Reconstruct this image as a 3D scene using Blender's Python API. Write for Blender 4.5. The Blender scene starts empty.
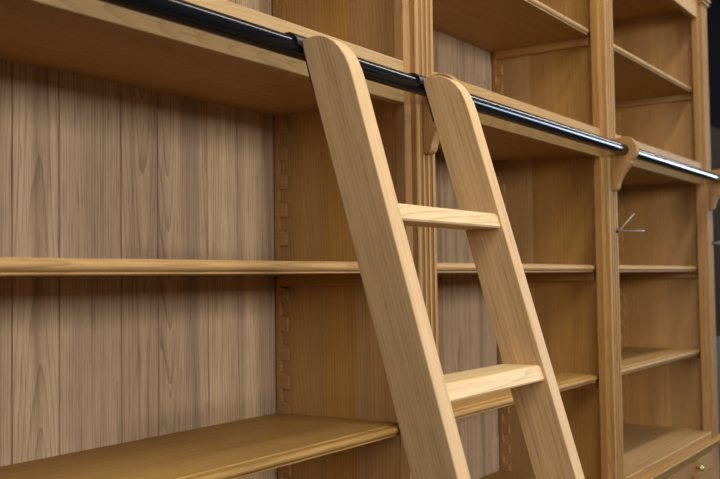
import bpy, bmesh, math, random
from mathutils import Vector, Matrix
random.seed(7)
S = bpy.context.scene
COL = S.collection
Z0 = 1.5                      # eye height above the floor; shelf heights below are given from eye level

# ---------------------------------------------------------------- materials
def nodes(name):
    m = bpy.data.materials.new(name); m.use_nodes = True
    nt = m.node_tree; nt.nodes.clear()
    out = nt.nodes.new('ShaderNodeOutputMaterial'); b = nt.nodes.new('ShaderNodeBsdfPrincipled')
    nt.links.new(b.outputs[0], out.inputs[0])
    return m, nt, b

def srgb(r, g, b):
    f = lambda c: c/12.92 if c <= .04045 else ((c+.055)/1.055)**2.4
    return (f(r/255), f(g/255), f(b/255), 1)

def wood(name, light, dark, grain='Z', ring=.010, contrast=.55, tone=.22, rough=.45, tilt=.05, fibre=.25,
         pith=.07, knots=0.0, spec=.35, rough_bump=.12, heart=.0):
    """solid oak: growth rings round a tilted pith, stretched fibre, board-to-board tone"""
    m, nt, b = nodes(name)
    N = nt.nodes.new; L = nt.links.new
    def val(x):
        n = N('ShaderNodeValue'); n.outputs[0].default_value = x; return n.outputs[0]
    def ma(op, a, c=None, d=None):
        n = N('ShaderNodeMath'); n.operation = op
        for i, x in enumerate((a, c, d)):
            if x is None: continue
            if isinstance(x, (int, float)): n.inputs[i].default_value = x
            else: L(x, n.inputs[i])
        return n.outputs[0]
    def comb(x, y, z):
        n = N('ShaderNodeCombineXYZ')
        for i, q in enumerate((x, y, z)):
            if isinstance(q, (int, float)): n.inputs[i].default_value = q
            else: L(q, n.inputs[i])
        return n.outputs[0]
    def noise(vec, scale=1, detail=3, rough_=.5, dist=0.0):
        n = N('ShaderNodeTexNoise'); n.inputs['Scale'].default_value = scale
        n.inputs['Detail'].default_value = detail; n.inputs['Roughness'].default_value = rough_
        n.inputs['Distortion'].default_value = dist
        L(vec, n.inputs['Vector']); return n.outputs[0]
    tc = N('ShaderNodeTexCoord'); sp = N('ShaderNodeSeparateXYZ'); L(tc.outputs['Object'], sp.inputs[0])
    x, y, z = sp.outputs
    u, w, g = {'Z': (x, y, z), 'X': (z, y, x), 'Y': (x, z, y)}[grain]
    geo = N('ShaderNodeNewGeometry'); oi = N('ShaderNodeObjectInfo')
    seed = ma('ADD', ma('MULTIPLY', geo.outputs['Random Per Island'], 37.3), ma('MULTIPLY', oi.outputs['Random'], 91.7))
    wn = N('ShaderNodeTexWhiteNoise'); wn.noise_dimensions = '1D'; L(seed, wn.inputs['W'])
    sc = N('ShaderNodeSeparateColor'); L(wn.outputs['Color'], sc.inputs[0])
    r1, r2, r3 = sc.outputs
    # board-local offsets
    gg = ma('ADD', g, ma('MULTIPLY', r3, 40))
    uu = ma('ADD', u, ma('MULTIPLY', ma('SUBTRACT', r1, .5), .9))
    u_ring = ma('ADD', ma('PINGPONG', uu, .09), ma('MULTIPLY', ma('SUBTRACT', r2, .5), .05))
    v0 = comb(ma('MULTIPLY', uu, 10), ma('MULTIPLY', w, 10), ma('MULTIPLY', gg, .7))
    warp = noise(v0, 1, 2)
    v1 = comb(ma('MULTIPLY', uu, 26), ma('MULTIPLY', w, 26), ma('MULTIPLY', gg, 1.3))
    warp2 = noise(v1, 1, 2)
    slope = ma('MULTIPLY', ma('SINE', ma('MULTIPLY', gg, 1.7)), tilt)
    ww = ma('ADD', ma('ADD', w, pith), slope)
    ww = ma('ADD', ww, ma('MULTIPLY', ma('SUBTRACT', warp, .5), .045))
    us = ma('ADD', u_ring, ma('MULTIPLY', ma('SUBTRACT', warp2, .5), .005))
    dist = ma('SQRT', ma('ADD', ma('MULTIPLY', us, us), ma('MULTIPLY', ww, ww)))
    ph = ma('FRACT', ma('DIVIDE', dist, ring))
    rmp = N('ShaderNodeValToRGB'); L(ph, rmp.inputs[0])
    e = rmp.color_ramp.elements
    e[0].position = 0; e[0].color = (.15, .15, .15, 1); e[1].position = 1; e[1].color = (.95, .95, .95, 1)
    for p_, c_ in ((.08, .2), (.6, .3), (.86, .7), (.96, 1)):
        q = e.new(p_); q.color = (c_, c_, c_, 1)
    fb = noise(comb(ma('MULTIPLY', uu, 420), ma('MULTIPLY', w, 420), ma('MULTIPLY', gg, 9)), 1, 2, .6)
    fl = noise(comb(ma('MULTIPLY', uu, 60), ma('MULTIPLY', w, 60), ma('MULTIPLY', gg, 2.2)), 1, 3, .55)
    ringmask = noise(comb(ma('MULTIPLY', uu, 14), ma('MULTIPLY', w, 14), ma('MULTIPLY', gg, 1.1)), 1.3, 1)
    f = ma('MULTIPLY', rmp.outputs[0], ma('MULTIPLY', contrast, ma('ADD', .35, ringmask)))
    f = ma('ADD', f, ma('MULTIPLY', ma('SUBTRACT', fb, .5), fibre*1.6))
    f = ma('ADD', f, ma('MULTIPLY', ma('SUBTRACT', fl, .5), fibre*2.2))
    pr = N('ShaderNodeMapRange'); pr.interpolation_type = 'SMOOTHSTEP'
    L(noise(comb(ma('MULTIPLY', uu, 520), ma('MULTIPLY', w, 520), ma('MULTIPLY', gg, 14)), 1, 1, .5), pr.inputs[0])
    pr.inputs[1].default_value = .52; pr.inputs[2].default_value = .72; pr.inputs[3].default_value = 0; pr.inputs[4].default_value = fibre*.9
    f = ma('ADD', f, pr.outputs[0])
    cl = N('ShaderNodeClamp'); L(f, cl.inputs[0])
    mx = N('ShaderNodeMix'); mx.data_type = 'RGBA'; L(cl.outputs[0], mx.inputs[0])
    mx.inputs[6].default_value = light; mx.inputs[7].default_value = dark
    col = mx.outputs[2]
    tn = ma('ADD', 1 - tone/2, ma('MULTIPLY', r2, tone))
    if heart > 0:
        hn = noise(comb(ma('MULTIPLY', uu, 19), ma('MULTIPLY', w, 6), ma('MULTIPLY', gg, .45)), 1, 2, .5)
        hr = N('ShaderNodeMapRange'); hr.interpolation_type = 'SMOOTHSTEP'; L(hn, hr.inputs[0])
        hr.inputs[1].default_value = .50; hr.inputs[2].default_value = .68; hr.inputs[3].default_value = 0; hr.inputs[4].default_value = heart
        mh = N('ShaderNodeMix'); mh.data_type = 'RGBA'; L(hr.outputs[0], mh.inputs[0]); L(col, mh.inputs[6])
        mh.inputs[7].default_value = tuple(c_*.8 for c_ in dark[:3]) + (1,); col = mh.outputs[2]
    hs = N('ShaderNodeHueSaturation'); L(col, hs.inputs['Color']); L(tn, hs.inputs['Value'])
    L(ma('ADD', .498, ma('MULTIPLY', r1, .006)), hs.inputs['Hue'])
    L(ma('ADD', .92, ma('MULTIPLY', r3, .14)), hs.inputs['Saturation'])
    col = hs.outputs[0]
    if knots > 0:
        vo = N('ShaderNodeTexVoronoi'); vo.feature = 'F1'
        L(comb(ma('MULTIPLY', uu, 11), ma('MULTIPLY', w, 3), ma('MULTIPLY', gg, 4.2)), vo.inputs['Vector'])
        vo.inputs['Scale'].default_value = 1
        k = N('ShaderNodeMapRange'); L(vo.outputs['Distance'], k.inputs[0])
        k.inputs[1].default_value = .015; k.inputs[2].default_value = .07; k.inputs[3].default_value = knots; k.inputs[4].default_value = 0
        m2 = N('ShaderNodeMix'); m2.data_type = 'RGBA'; L(k.outputs[0], m2.inputs[0]); L(col, m2.inputs[6])
        m2.inputs[7].default_value = srgb(62, 38, 22); col = m2.outputs[2]
    L(col, b.inputs['Base Color'])
    b.inputs['Roughness'].default_value = rough
    b.inputs['Specular IOR Level'].default_value = spec
    bp = N('ShaderNodeBump'); bp.inputs['Strength'].default_value = rough_bump; bp.inputs['Distance'].default_value = .0006
    L(ma('ADD', fb, ma('MULTIPLY', rmp.outputs[0], .3)), bp.inputs['Height']); L(bp.outputs[0], b.inputs['Normal'])
    return m

def plain(name, col, rough=.5, metal=0.0, spec=.5, var=0.08, scale=18.0):
    m, nt, b = nodes(name)
    t = nt.nodes.new('ShaderNodeTexNoise'); t.inputs['Scale'].default_value = scale
    tc = nt.nodes.new('ShaderNodeTexCoord'); nt.links.new(tc.outputs['Object'], t.inputs['Vector'])
    mx = nt.nodes.new('ShaderNodeMix'); mx.data_type = 'RGBA'
    nt.links.new(t.outputs[0], mx.inputs[0])
    mx.inputs[6].default_value = tuple(c*(1-var) for c in col[:3])+(1,)
    mx.inputs[7].default_value = tuple(min(1, c*(1+var)) for c in col[:3])+(1,)
    nt.links.new(mx.outputs[2], b.inputs['Base Color'])
    b.inputs['Roughness'].default_value = rough; b.inputs['Metallic'].default_value = metal
    b.inputs['Specular IOR Level'].default_value = spec
    return m

GOLD_L, GOLD_D = srgb(178, 136, 82), srgb(126, 90, 48)
M = dict(
    back=wood('raw_oak_planks', srgb(206, 176, 142), srgb(132, 103, 76), 'Z', ring=.0062, contrast=.62, tone=.30, rough=.7, fibre=.42, knots=.85, spec=.15, heart=.45, tilt=.03, pith=-.290),
    side=wood('lacquered_oak_side', srgb(194, 149, 88), srgb(134, 96, 50), 'Z', ring=.008, contrast=.6, tone=.14, heart=.25, rough=.45, fibre=.28),
    stile=wood('lacquered_oak_upright', GOLD_L, GOLD_D, 'Z', ring=.006, contrast=.6, tone=.12, rough=.6, fibre=.35, spec=.12),
    shelf=wood('lacquered_oak_board', srgb(184, 144, 88), srgb(130, 94, 50), 'X', ring=.008, contrast=.6, tone=.08, rough=.55, fibre=.35, spec=.16),
    fascia=wood('lacquered_oak_fascia', srgb(186, 150, 98), srgb(136, 101, 58), 'X', ring=.007, contrast=.55, tone=.06, rough=.6, fibre=.35, spec=.12),
    ladder=wood('pale_oak_ladder', srgb(212, 178, 132), srgb(160, 125, 84), 'Z', ring=.0055, contrast=.45, tone=.06, rough=.55, fibre=.45, tilt=.02, spec=.2),
    tread=wood('pale_oak_tread', srgb(222, 194, 148), srgb(180, 144, 96), 'X', ring=.007, contrast=.6, tone=.04, rough=.5, fibre=.3, spec=.2),
    cleat=wood('oak_cleat', srgb(184, 142, 86), srgb(142, 102, 56), 'Y', ring=.008, contrast=.4, tone=.1, rough=.5),
    black=plain('black_lacquered_metal', (.006, .006, .007), .15, 0.0, .26, .2),
    iron=plain('black_iron', (.008, .008, .008), .4, 0.0, .4, .2),
    brass=plain('brass', (.72, .56, .28), .22, 1.0, .5, .05),
    wire_g=plain('grey_cable_sheath', (.32, .33, .35), .45),
    wire_w=plain('pale_cable_sheath', (.55, .48, .36), .45),
    hole=plain('cable_grommet', (.02, .015, .01), .6),
    copper=plain('bare_copper', (.75, .42, .25), .3, 1.0),
    wall_dark=plain('charcoal_wall', (.004, .004, .006), 1.0, 0, .02, .2, 2),
    wall_light=plain('grey_plaster', (.10, .10, .105), .9, 0, .2, .05, 3),
    ceil=plain('ceiling_paint', (.16, .16, .16), .9, 0, .2, .03, 3),
    floor=wood('floor_boards', srgb(50, 42, 36), srgb(36, 30, 26), 'X', ring=.012, contrast=.4, tone=.1, rough=.5),
    dado=wood('brown_boarding', srgb(50, 40, 28), srgb(36, 28, 20), 'X', ring=.02, contrast=.4, rough=.9, spec=.05),
    frame=plain('window_paint', (.6, .6, .6), .5),
)

# ---------------------------------------------------------------- helpers
def box(bm, x0, x1, y0, y1, z0, z1):
    vs = [bm.verts.new(p) for p in ((x0,y0,z0),(x1,y0,z0),(x1,y1,z0),(x0,y1,z0),(x0,y0,z1),(x1,y0,z1),(x1,y1,z1),(x0,y1,z1))]
    for f in ((3,2,1,0),(4,5,6,7),(0,1,5,4),(1,2,6,5),(2,3,7,6),(3,0,4,7)):
        bm.faces.new([vs[i] for i in f])

def prism(bm, prof, axis, a, b_):
    """extrude a closed outline along an axis. axis X: (y,z); Y: (x,z); Z: (x,y)"""
    def P(p, t):
        return {'X': (t, p[0], p[1]), 'Y': (p[0], t, p[1]), 'Z': (p[0], p[1], t)}[axis]
    A = [bm.verts.new(P(p, a)) for p in prof]; B = [bm.verts.new(P(p, b_)) for p in prof]
    n = len(prof); fs = [bm.faces.new(A), bm.faces.new(B)]
    for i in range(n):
        fs.append(bm.faces.new((A[i], A[(i+1) % n], B[(i+1) % n], B[i])))
    bmesh.ops.recalc_face_normals(bm, faces=fs)

def tube(bm, pts, r, seg=12):
    rings = []
    for i, p in enumerate(pts):
        p = Vector(p)
        d = (Vector(pts[min(i+1, len(pts)-1)]) - Vector(pts[max(i-1, 0)])).normalized()
        a = d.orthogonal().normalized() if i == 0 else (rings[-1][1] - d*rings[-1][1].dot(d)).normalized()
        c = d.cross(a)
        rings.append(([bm.verts.new(p + r*(math.cos(2*math.pi*k/seg)*a + math.sin(2*math.pi*k/seg)*c)) for k in range(seg)], a))
    fs = []
    for (A, _), (B, _) in zip(rings, rings[1:]):
        for k in range(seg):
            fs.append(bm.faces.new((A[k], A[(k+1) % seg], B[(k+1) % seg], B[k])))
    fs.append(bm.faces.new(rings[0][0])); fs.append(bm.faces.new(rings[-1][0]))
    bmesh.ops.recalc_face_normals(bm, faces=fs)

def lathe(bm, prof, seg=20, mat=Matrix()):
    """revolve (r, h) about local Z"""
    rings = [[bm.verts.new(mat @ Vector((r*math.cos(2*math.pi*k/seg), r*math.sin(2*math.pi*k/seg), h))) for k in range(seg)] for r, h in prof]
    fs = []
    for A, B in zip(rings, rings[1:]):
        for k in range(seg):
            fs.append(bm.faces.new((A[k], A[(k+1) % seg], B[(k+1) % seg], B[k])))
    fs.append(bm.faces.new(rings[0])); fs.append(bm.faces.new(rings[-1]))
    bmesh.ops.recalc_face_normals(bm, faces=fs)

def obj(name, bm, mat, parent=None, loc=(0, 0, 0), bev=0.0, seg=2, smooth=False, label=None, rot=None):
    me = bpy.data.meshes.new(name)
    bmesh.ops.recalc_face_normals(bm, faces=bm.faces[:])
    bm.to_mesh(me); bm.free()
    me.materials.append(mat)
    o = bpy.data.objects.new(name, me); COL.objects.link(o)
    o.location = loc
    if rot: o.rotation_euler = rot
    if parent: o.parent = parent
    if smooth:
        for p in me.polygons: p.use_smooth = True
    if bev:
        md = o.modifiers.new('round', 'BEVEL'); md.width = bev; md.segments = seg; md.limit_method = 'ANGLE'
        md.angle_limit = math.radians(40); md.harden_normals = False
    if label: o['label'] = label
    return o

def thing(name, label, cat, loc=(0, 0, 0), group=None):
    o = bpy.data.objects.new(name, None); COL.objects.link(o); o.location = loc
    o.empty_display_size = .1
    o['label'] = label; o['category'] = cat
    if group: o['group'] = group
    return o

def struct(name, bm, mat, parent=None):
    o = obj(name, bm, mat, parent)
    if parent is None: o['kind'] = 'structure'
    return o
B = bmesh.new

# ---------------------------------------------------------------- dimensions (metres, fitted)
X1, W = 1.6689, 1.0939
XP = [X1 - W, X1, X1 + W - .005, X1 + 2*W]     # centre lines of the four uprights
HT = .0151                              # half thickness of a partition
HS, HP = .0594, .0356                   # half widths: stile, pilaster
YS0, YS1 = -.007, -.029                 # stile back / front
YP = -.0425                             # pilaster front
D = .331                                # back panel face
YF = YS1                                # fascia front, flush with the stiles
FB, FT = .3420, .4246                    # fascia
UND = .3605                             # underside of the fixed shelf
MT, MB = .0328, .0112                   # middle shelf
LT, LB = -.2864, -.3060                 # lower shelf
UB = .7035; UT = UB + .0215             # upper shelf
CT = -.5945                             # bottom board
SLAB_T, SLAB_B = -.622, -.650
VB = .9865                               # valance underside
TOP = 1.12
H = lambda z: Z0 + z

PLANKS = [.05, .145, .25, .33, .405, .498, .635, .726, .862, .953, 1.094]   # joints in a back panel, from the left upright

def shelf_mesh(x0, x1, zt, zb):
    bm = B(); t = zt - zb
    prof = [(D - .002, zb), (D - .002, zt), (.021, zt), (.0192, zt - .0024), (.0075, zt - .0024)]
    zl = zb + .0034
    r = (zt - .0024 - zl)/2; cz = zl + r
    for k in range(1, 10):
        a = math.pi/2 + math.pi*k/10
        prof.append((.0075 + .0075*math.cos(a), cz + r*math.sin(a)))
    prof += [(.0075, zl), (.0045, zl - .0004), (.0045, zb)]
    prism(bm, prof, 'X', x0, x1)
    return bm

def rack_mesh(x0, x1, ya, yb, z0, z1):
    """toothed shelf-support strip; ya is the toothed edge, yb the straight edge"""
    pitch = .0617; zf = MB - .024           # a notch sits under the middle shelf's cleat
    k0 = int(math.floor((z0 - zf)/pitch)) - 1
    pts = [(yb, z1), (yb, z0)]
    dy = (ya - yb)*.62
    out = [(ya, z0)]
    k = k0
    while True:
        zb = zf + k*pitch
        if zb > z1: break
        if zb > z0 + .004 and zb + .026 < z1 - .004:
            out += [(ya, zb - .007), (ya - dy, zb), (ya - dy, zb + .0255), (ya, zb + .0255)]
        k += 1
    out.append((ya, z1))
    bm = B(); prism(bm, pts + out, 'X', x0, x1)
    return bm

def flute_profile(xc):
    """plan outline of a pilaster with three flutes"""
    p = [(xc - HP, YS1), (xc - HP, YP + .002), (xc - HP + .002, YP)]
    for c in (-.0185, 0, .0185):
        for k in range(0, 9):
            a = math.pi*k/8
            p.append((xc + c - .0062*math.cos(a), YP + .0085*math.sin(a)))
    p += [(xc + HP - .002, YP), (xc + HP, YP + .002), (xc + HP, YS1)]
    return p

def bookcase(i, label):
    xl, xr = XP[i], XP[i+1]
    last = i == 2; first = i == 0
    root = thing('bookcase', label, 'bookcase', (xl, 0, H(SLAB_T)), 'bays of the oak bookcase wall')
    ox, oz = xl, H(SLAB_T)
    a0, a1 = xl + HT, xr - HT                 # clear inside width
    def add(name, bm, mat, **k):
        for v in bm.verts: v.co.x -= ox; v.co.z += Z0 - oz
        par = k.pop('parent', root)
        return obj(name, bm, mat, par, **k)
    # back panel: tongue-and-groove planks, each an island with chamfered joints
    bm = B()
    js = [0] + PLANKS[:-1] + [xr - xl]
    for p, q in zip(js, js[1:]):
        u0, u1 = max(xl + p, a0), min(xl + q, a1)
        if u1 - u0 < .005: continue
        c = .0019
        prism(bm, [(u0, D + .016), (u0, D + .0042), (u0 + c, D), (u1 - c, D), (u1, D + .0042), (u1, D + .016)], 'Z', CT, TOP)
    add('back_panel', bm, M['back'], label='pale raw oak plank back with vertical joints')
    # side panels, three boards glued edge to edge
    def side_at(x0, x1):
        bm = B()
        for y0, y1 in ((YS0, .125), (.125, .205), (.205, D + .016)):
            box(bm, x0, x1, y0, y1, SLAB_T, TOP)
        add('side_panel', bm, M['side'])
    side_at(xl + .0003, xl + HT)
    side_at(xr - HT, xr - .0003)
    # racks and cleats on both inner faces
    for x0, x1, xin in ((a0, a0 + .008, 1), (a1 - .008, a1, -1)):
        for z0, z1 in ((CT, UND), (FT, VB + .02)):
            for ya, yb in ((D - .036, D - .004), (.013, -.006)):
                add('shelf_rack', rack_mesh(x0, x1, ya, yb, z0, z1), M['cleat'], bev=.0008, seg=1)
        for zb in (MB, LB, UB):
            bm = B(); c0, c1 = (x0, x0 + .018) if xin > 0 else (x1 - .018, x1)
            # cleat runs between the racks and drops into their notches
            if xin > 0: c0 = x0
            box(bm, c0 + .0002, c1 - .0002, .010, D - .018, zb - .024, zb - .0002)
            add('shelf_cleat', bm, M['cleat'], bev=.0012)
    # shelves
    for zt, zb in ((MT, MB), (LT, LB), (UT, UB)):
        s = add('shelf', shelf_mesh(a0 + .0015, a1 - .0015, zt, zb), M['shelf'], bev=.0008, seg=1)
    # fixed shelf behind the rail, with its fascia
    bm = B(); box(bm, a0, a1, YS0 + .0003, D, UND, UND + .024); add('fixed_shelf', bm, M['shelf'])
    bm = B(); box(bm, xl + HS + .0002, xr - HS - .0002, YF, YS0, FB, FT); add('fascia', bm, M['fascia'], bev=.0015)
    # top and valance
    bm = B(); box(bm, a0, a1, YS0 + .0003, D, VB + .05, VB + .072); add('top_panel', bm, M['shelf'])
    bm = B(); box(bm, xl + HS + .0002, xr - HS - .0002, YF, YS0, VB, TOP); add('valance', bm, M['fascia'], bev=.0012)
    # bottom board with its nosing between the pilasters
    bm = B(); box(bm, a0, a1, YS0 + .0003, D, CT - .022, CT)
    prof = [(YS0 + .0001, CT), (YS0 + .0001, SLAB_T + .0004), (-.0375, SLAB_T + .0004), (-.0400, CT - .004), (-.0388, CT - .0012), (-.0360, CT)]
    prism(bm, prof, 'X', xl + HS + .0004, xr - HS - .0004)
    add('bottom_board', bm, M['shelf'])
    # stiles and fluted pilasters
    for k, xc in enumerate(XP):
        if k not in (i, i + 1): continue
        s = 1 if k == i else -1
        bm = B(); e0, e1 = sorted((xc + s*.0003, xc + s*HS)); box(bm, e0, e1, YS1, YS0, SLAB_T + .0003, TOP)
        add('stile', bm, M['stile'], bev=.0015)
        if not (k == i + 1 or first): continue
        bm = B(); prism(bm, flute_profile(xc), 'Z', SLAB_T + .0003, TOP)
        pil = add('pilaster', bm, M['stile'], label='fluted oak pilaster with three grooves')
        # capital: stepped mouldings wrapped round the pilaster head
        bm = B()
        for z0, z1, g in ((1.040, 1.048, .003), (1.048, 1.056, .009), (1.056, 1.062, .006), (1.062, 1.072, .014), (1.072, 1.079, .011), (1.079, 1.092, .020), (1.092, 1.12, .026)):
            box(bm, xc - HP - g, xc + HP + g, YP - g, YS1 - .0005, z0, z1 - .0006)
        for v in bm.verts: v.co.x -= ox; v.co.z += Z0 - oz
        obj('capital', bm, M['stile'], pil, bev=.0025)
    # cornice above the valance
    bm = B()
    prism(bm, [(D, TOP + .0005), (YP - .01, TOP + .0005), (YP - .02, TOP + .02), (YP - .045, TOP + .05), (YP - .06, TOP + .075), (YP - .062, TOP + .1), (D, TOP + .1)], 'X',
          xl - (HP + .03 if first else -.0002), xr + (HP + .03 if last else -.0002))
    add('cornice', bm, M['fascia'])
    return root

bookcase(0, 'widest-looking left oak bookcase bay with pale plank back, behind the ladder\'s left upright')
bookcase(1, 'middle oak bookcase bay, partly hidden behind the ladder\'s right upright')
bookcase(2, 'narrow-looking right oak bookcase bay above the cupboard with the brass knob')

# ---------------------------------------------------------------- counter slab and base cabinets
bm = B()
xa, xb = XP[0] - .075, XP[3] + .075
prism(bm, [(D + .016, SLAB_B), (D + .016, SLAB_T), (-.0625, SLAB_T), (-.0645, SLAB_T - .002), (-.0645, SLAB_T - .004), (-.0620, SLAB_T - .008), (-.0590, SLAB_T - .0135), (-.0560, SLAB_T - .0215), (-.0520, SLAB_B)], 'X', 0, xb - xa)
for v in bm.verts: v.co.z -= SLAB_B
cnt = obj('countertop', bm, M['shelf'], None, (xa, 0, H(SLAB_B)))
cnt['label'] = 'long oak counter ledge with moulded dark edge under the three bookcase bays'; cnt['category'] = 'countertop'

def base_cabinet(i, label):
    xl, xr = XP[i], XP[i+1]
    W = xr - xl
    root = thing('base_cabinet', label, 'cabinet', (xl, .012, 0), 'oak base cabinets under the counter')
    e0, e1 = (.0008 if i else -.045), (W - .0008 if i < 2 else W + .045)
    t = H(SLAB_B) - .0008
    bm = B()
    box(bm, e0, e0 + .018, -.03, D, .08, t); box(bm, e1 - .018, e1, -.03, D, .08, t)
    box(bm, e0 + .018, e1 - .018, -.03, D, .08, .1); box(bm, e0 + .018, e1 - .018, D - .015, D, .1, t)
    obj('body', bm, M['side'], root)
    bm = B(); box(bm, e0, e1, .02, .04, 0, .0795); obj('plinth', bm, M['side'], root)
    for s in (0, 1):
        bm = B(); s0, s1 = (e0, HS) if s == 0 else (W - HS, e1); box(bm, s0, s1, -.0505, -.0305, .08, t)
        obj('face_stile', bm, M['stile'], root, bev=.001)
    bm = B(); box(bm, HS + .0004, W - HS - .0004, -.0505, -.0305, t - .012, t); obj('face_rail', bm, M['fascia'], root, bev=.001)
    dt = t - .0135
    mid = .826 if i == 2 else W/2
    def door(d0, d1, top, kx):
        fr = .048
        bm = B()
        box(bm, d0, d0 + fr, -.0545, -.0345, .085, top); box(bm, d1 - fr, d1, -.0545, -.0345, .085, top)
        box(bm, d0 + fr, d1 - fr, -.0545, -.0345, .085, .085 + fr); box(bm, d0 + fr, d1 - fr, -.0545, -.0345, top - fr, top)
        dr = obj('door', bm, M['stile'], root, bev=.0015)
        bm = B(); box(bm, d0 + fr - .004, d1 - fr + .004, -.0450, -.0365, .085 + fr - .004, top - fr + .004)
        obj('door_panel', bm, M['side'], dr)
        if kx: knob(kx, dr, top - .026)
    def knob(kx, par, z):
        bm = B()
        lathe(bm, [(.0045, 0), (.0045, .006), (.0065, .009), (.0095, .013), (.0105, .018), (.009, .023), (.005, .026), (.001, .0268)], 20,
              Matrix.Translation((kx, -.0545, z)) @ Matrix.Rotation(math.pi/2, 4, 'X'))
        obj('knob', bm, M['brass'], par, smooth=True, label='small round brass knob')
    door(HS + .002, mid - .0015, dt, mid - (.022 if i == 2 else .028))
    if i == 2:                                   # narrow drawer over a narrow door at the right end
        zd = H(-.727)
        bm = B(); box(bm, mid + .0015, W - HS - .002, -.0545, -.0345, zd + .0015, dt); obj('drawer', bm, M['fascia'], root, bev=.0015)
        door(mid + .0015, W - HS - .002, zd - .0015, None)
    else:
        door(mid + .0015, W - HS - .002, dt, mid + .028)
    return root
base_cabinet(0, 'oak base cabinet under the left bay, below the lowest visible shelf')
base_cabinet(1, 'oak base cabinet under the middle bay, behind the ladder')
base_cabinet(2, 'oak base cabinet with a round brass knob in the lower right corner')

# ---------------------------------------------------------------- ladder rail
RY, RZ, RR = -.0808, .3637, .0163
rail = thing('ladder_rail', 'black tubular ladder rail running across the bookcase fronts on round oak brackets', 'rail', (XP[0], RY, H(RZ)))
bm = B()
L = XP[3] - XP[0] + .12
lathe(bm, [(.002, 0), (RR - .002, 0), (RR, .002), (RR, .008), (RR, .02), (RR, L - .02), (RR, L - .008), (RR, L - .002), (RR - .002, L), (.002, L)], 40, Matrix.Translation((-.06, 0, 0)) @ Matrix.Rotation(math.pi/2, 4, 'Y'))
tb = obj('rail_tube', bm, M['black'], rail, smooth=False)
for p in tb.data.polygons: p.use_smooth = True
tb.data.polygons[-1].use_smooth = tb.data.polygons[-2].use_smooth = False
for k, xc in enumerate(XP):
    R = .0385; th = .0132
    ya = YP - .0003 - RY                      # attachment plane, relative to the rail axis
    pts = [(ya, .034)]
    for j in range(0, 25):                    # over the top of the disc and round its front
        a = math.radians(72 + (238 - 72)*j/24)
        pts.append((R*math.cos(a), R*math.sin(a)))
    # small cusp, then the cove sweeping down to a narrow foot
    p0 = Vector((-.0235, -.0400)); p3 = Vector((ya - .019, -.106))
    for j in range(0, 13):
        t = j/12
        q = (1-t)**3*p0 + 3*(1-t)**2*t*Vector((-.010, -.052)) + 3*(1-t)*t*t*Vector((ya - .023, -.078)) + t**3*p3
        pts.append((q.x, q.y))
    pts += [(ya - .0165, -.1120), (ya - .012, -.1160), (ya - .006, -.1180), (ya, -.1185)]
    bm = B(); prism(bm, pts, 'X', -th, th)
    obj('rail_bracket', bm, M['stile'], rail, (xc - XP[0], 0, 0), bev=.0022, label='oak scroll bracket with round head')

# ---------------------------------------------------------------- rolling ladder
AL = .2815
LX1, LX2, TH = 1.1891, 1.5619, .0364
LW = .0716
LBY = -.0995
sA, cA = math.sin(AL), math.cos(AL)
foot_s = (H(RZ) - LW*sA)/cA + LW*math.tan(AL)*0     # length from rail height to the floor along the back edge
# local frame: origin at rail height on the back edge; s runs down, k runs forward
def lad(s, k):
    return (LBY - s*sA - k*cA, RZ - s*cA + k*sA)
s_floor_b = H(RZ)/cA                                 # back edge meets floor
base_y = lad(s_floor_b, 0)[0]
ladder = thing('ladder', 'leaning pale oak library ladder with rounded tops, hooked over the black rail', 'ladder', (LX1, base_y, 0))
def Lp(s, k):
    y, z = lad(s, k); return (y - base_y, H(z))
# the stile is built upright in its own axes and then leaned, so the grain follows its length
TOPS = [(0, .0082), (.012, .0076), (.024, .0053), (.035, .0009), (.0455, -.0068), (.0545, -.0165), (.0620, -.0295), (.0678, -.0460), (.0707, -.0650), (.0716, -.0860)]
for xs, al, lw in ((LX1, .2785, .0730), (LX2, .2855, .0730)):
    ca, sa = math.cos(al), math.sin(al)
    pts = [(k*lw/.0716, h) for k, h in TOPS]
    pts += [(lw, -(H(RZ) + lw*sa)/ca), (0, -H(RZ)/ca)]
    bm = B()
    prism(bm, [(-k, h) for k, h in pts], 'X', 0, TH)
    st = obj('stile', bm, M['ladder'], ladder, (xs - LX1, LBY - base_y, H(RZ)), bev=.0016, rot=(-al, 0, 0))
# treads
z_top = .1130; pitch = .2655
n = 0
while True:
    zt = z_top - n*pitch
    if H(zt) < .12: break
    tk = .0268
    s0 = (RZ - zt)/cA
    yb = lad(s0, 0)[0]
    dyz = tk*math.tan(AL)
    hw = LW/cA
    y_b, y_f = yb - base_y, yb - base_y - hw + .002
    r = .004
    prof = [(y_b - .002, -.0015), (y_b - .003, 0), (y_f + r, 0), (y_f + r*.3, -r*.35), (y_f - r*.3, -r*1.1), (y_f - dyz + r*.1, -tk + r), (y_f - dyz + r*.5, -tk + r*.25), (y_f - dyz + r*1.2, -tk), (y_b - dyz - .002, -tk), (y_b - dyz - .001, -tk + .002)]
    bm = B(); prism(bm, prof, 'X', TH + .0003, LX2 - LX1 - .0003)
    obj('tread', bm, M['tread'], ladder, (0, 0, H(zt)))
    n += 1
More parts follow.
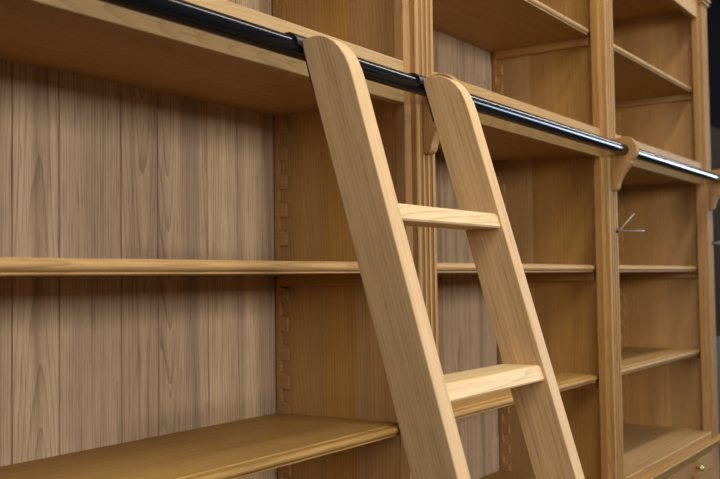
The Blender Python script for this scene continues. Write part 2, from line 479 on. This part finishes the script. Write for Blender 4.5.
# black hooks over the rail: plate on the back edge of each stile and a strap over the tube
for xs in (LX1, LX2):
    bm = B()
    cx0, cx1 = xs - LX1 + .002, xs - LX1 + TH - .002
    # plate
    ys = []
    a, b_, c, d = Lp(-.006, -.0003), Lp(.075, -.0003), Lp(.075, -.0030), Lp(-.006, -.0030)
    prism(bm, [a, b_, c, d], 'X', cx0, cx1)
    # hook strap, an arc around the tube
    ro, ri = RR + .0045, RR + .0008
    arc_o, arc_i = [], []
    for j in range(0, 17):
        t = math.radians(185 - 200*j/16)
        arc_o.append((RY - base_y + ro*math.cos(t), H(RZ) + ro*math.sin(t)))
        arc_i.append((RY - base_y + ri*math.cos(t), H(RZ) + ri*math.sin(t)))
    prism(bm, arc_o + arc_i[::-1], 'X', cx0 - .016, cx1)
    obj('hook', bm, M['iron'], ladder, label='black metal hook over the rail')

# ---------------------------------------------------------------- loose cable ends
def cable(label, x, z, ends, group='loose cable ends'):
    root = thing('electric_cable', label, 'cable', (x, YP, H(z)), group)
    bm = B(); lathe(bm, [(.001, 0), (.0055, 0), (.0055, .003), (.0035, .0045), (.001, .0045)], 14, Matrix.Rotation(math.pi/2, 4, 'X'))
    obj('grommet', bm, M['hole'], root)
    for pts, mat in ends:
        bm = B(); tube(bm, pts, .0016, 10)
        w = obj('core_wire', bm, M[mat], root, smooth=True)
        bm = B(); p, q = Vector(pts[-2]), Vector(pts[-1]); d = (q - p).normalized()
        tube(bm, [q - d*.001, q + d*.006], .0022, 8); obj('wire_tip', bm, M['wire_w'], w)
cable('two loose wire ends poking out of the fluted pilaster left of the right bay', XP[2] + .024, .130,
      [([(0, -.003, 0), (0, -.02, .0005), (.0, -.045, -.001), (.0, -.074, -.0015)], 'wire_g'),
       ([(0, -.003, .001), (0, -.014, .008), (.001, -.024, .019), (.002, -.048, .045)], 'wire_w')])
cable('loose wire end poking out of the far right pilaster at the picture edge', XP[3] + .022, .120,
      [([(0, -.003, 0), (0, -.02, .003), (.0, -.045, .010)], 'wire_g'),
       ([(0, -.003, 0), (0, -.02, -.002), (.0, -.045, -.006)], 'wire_g')])

# ---------------------------------------------------------------- the room
RX0, RX1, RY0, RY1, RH = -3.2, 8.5, -4.8, D + .03, 3.3
bm = B(); box(bm, RX0, RX1, RY0, RY1, -.05, 0); struct('floor', bm, M['floor'])
bm = B(); box(bm, RX0, RX1, RY0, RY1, RH, RH + .05); struct('ceiling', bm, M['ceil'])
bm = B(); box(bm, RX0, RX1, RY1, RY1 + .1, 0, RH); struct('wall_back', bm, M['wall_dark'])
# left wall; its smaller window is added to let in fill for the left bay
ly0, ly1, lz0, lz1 = -2.7, -1.1, 1.7, 2.9
bm = B()
for y0, y1, z0, z1 in ((RY0, ly0, 0, RH), (ly1, RY1, 0, RH), (ly0, ly1, 0, lz0), (ly0, ly1, lz1, RH)): box(bm, RX0 - .1, RX0, y0, y1, z0, z1)
struct('wall_left', bm, M['wall_light'])
bm = B()
for k in range(3):
    y = ly0 + (ly1 - ly0 - .05)*k/2; box(bm, RX0 - .08, RX0 - .03, y, y + .05, lz0, lz1)
box(bm, RX0 - .08, RX0 - .03, ly0, ly1, lz0, lz0 + .05); box(bm, RX0 - .08, RX0 - .03, ly0, ly1, lz1 - .05, lz1)
struct('added_window', bm, M['frame'])
bm = B(); box(bm, 4.2, RX1, RY1 - .012, RY1, 1.16, H(.82)); struct('trim_1', bm, M['dado'])
bm = B(); box(bm, 4.2, RX1, RY1 - .012, RY1, 0, 1.16); struct('trim_2', bm, plain('teal_grey_panel', (.055, .062, .066), .8))
# front wall (behind the viewer) with a wide window opposite the left bay
fx0, fx1, fz0, fz1 = .0, 2.2, 1.9, 3.0
bm = B()
for x0, x1, z0, z1 in ((RX0, fx0, 0, RH), (fx1, RX1, 0, RH), (fx0, fx1, 0, fz0), (fx0, fx1, fz1, RH)): box(bm, x0, x1, RY0 - .1, RY0, z0, z1)
struct('wall_front', bm, M['wall_light'])
bm = B()
for k in range(3):
    x = fx0 + (fx1 - fx0 - .05)*k/2; box(bm, x, x + .05, RY0 - .08, RY0 - .03, fz0, fz1)
box(bm, fx0, fx1, RY0 - .08, RY0 - .03, fz0, fz0 + .05); box(bm, fx0, fx1, RY0 - .08, RY0 - .03, fz1 - .05, fz1)
struct('window_2', bm, M['frame'])
# right wall with a wide daylight window
wy0, wy1, wz0, wz1 = -4.0, -1.1, 1.6, 2.75
bm = B()
for y0, y1, z0, z1 in ((RY0, wy0, 0, RH), (wy1, RY1, 0, RH), (wy0, wy1, 0, wz0), (wy0, wy1, wz1, RH)): box(bm, RX1, RX1 + .1, y0, y1, z0, z1)
struct('wall_right', bm, M['wall_light'])
bm = B()
for k in range(4):
    y = wy0 + (wy1 - wy0 - .05)*k/3; box(bm, RX1 + .03, RX1 + .08, y, y + .05, wz0, wz1)
box(bm, RX1 + .03, RX1 + .08, wy0, wy1, wz0, wz0 + .05); box(bm, RX1 + .03, RX1 + .08, wy0, wy1, wz1 - .05, wz1)
struct('window_1', bm, M['frame'])

def area(name, loc, rot, sx, sy, power, col):
    l = bpy.data.lights.new(name, 'AREA'); l.shape = 'RECTANGLE'; l.size = sx; l.size_y = sy; l.energy = power; l.color = col
    o = bpy.data.objects.new(name, l); COL.objects.link(o); o.location = loc; o.rotation_euler = rot
    return o
# daylight through the window (faces into the room, -X)
area('daylight', (RX1 + .15, (wy0 + wy1)/2, (wz0 + wz1)/2), (0, math.radians(90), 0), wz1 - wz0, wy1 - wy0, 100, (.66, .80, 1.0))
# strip lamps on the ceiling, in a row along the bookcase
area('ceiling_strip', (4.8, -.62, RH - .03), (0, 0, 0), 7.2, .18, 42, (1.0, .96, .90))
area('added_left_fill', (RX0 - .15, (ly0 + ly1)/2, (lz0 + lz1)/2), (0, math.radians(-90), 0), lz1 - lz0, ly1 - ly0, 32, (1.0, .97, .93))  # added fill from the left, brightens the left bay's partition most
area('added_top_fill', (.9, -1.5, RH - .05), (0, 0, 0), 2.2, 1.2, 33, (1.0, .96, .90))  # added soft fill from above, evens out the strip's hard shadow edges
area('daylight_front', ((fx0 + fx1)/2, RY0 - .12, (fz0 + fz1)/2), (math.radians(90), 0, 0), fx1 - fx0, fz1 - fz0, 125, (1.0, .97, .93))

w = bpy.data.worlds.new('sky'); S.world = w; w.use_nodes = True
w.node_tree.nodes['Background'].inputs[0].default_value = (.75, .86, 1, 1)
w.node_tree.nodes['Background'].inputs[1].default_value = .6

# ---------------------------------------------------------------- camera
F = 968.756
yaw, pitch, roll = 0.97978, 0.04089, -0.01419
cy, sy = math.cos(yaw), math.sin(yaw)
fw = Vector((sy*math.cos(pitch), cy*math.cos(pitch), math.sin(pitch)))
r = Vector((cy, -sy, 0)); u = r.cross(fw)
c, s = math.cos(roll), math.sin(roll)
r2, u2 = c*r + s*u, -s*r + c*u
cam = bpy.data.cameras.new('camera'); co = bpy.data.objects.new('camera', cam); COL.objects.link(co)
cam.sensor_fit = 'HORIZONTAL'; cam.sensor_width = 36; cam.lens = F*36/720
mt = Matrix((( r2.x, u2.x, -fw.x, 0), (r2.y, u2.y, -fw.y, -1), (r2.z, u2.z, -fw.z, Z0), (0, 0, 0, 1)))
co.matrix_world = mt
cam.clip_start = .02
cam.dof.use_dof = True; cam.dof.focus_distance = 1.75; cam.dof.aperture_fstop = 6.3
S.camera = co
S.view_settings.view_transform = 'Standard'; S.view_settings.look = 'None'
S.view_settings.gamma = 1; S.view_settings.use_curve_mapping = False
S.view_settings.exposure = 0.42
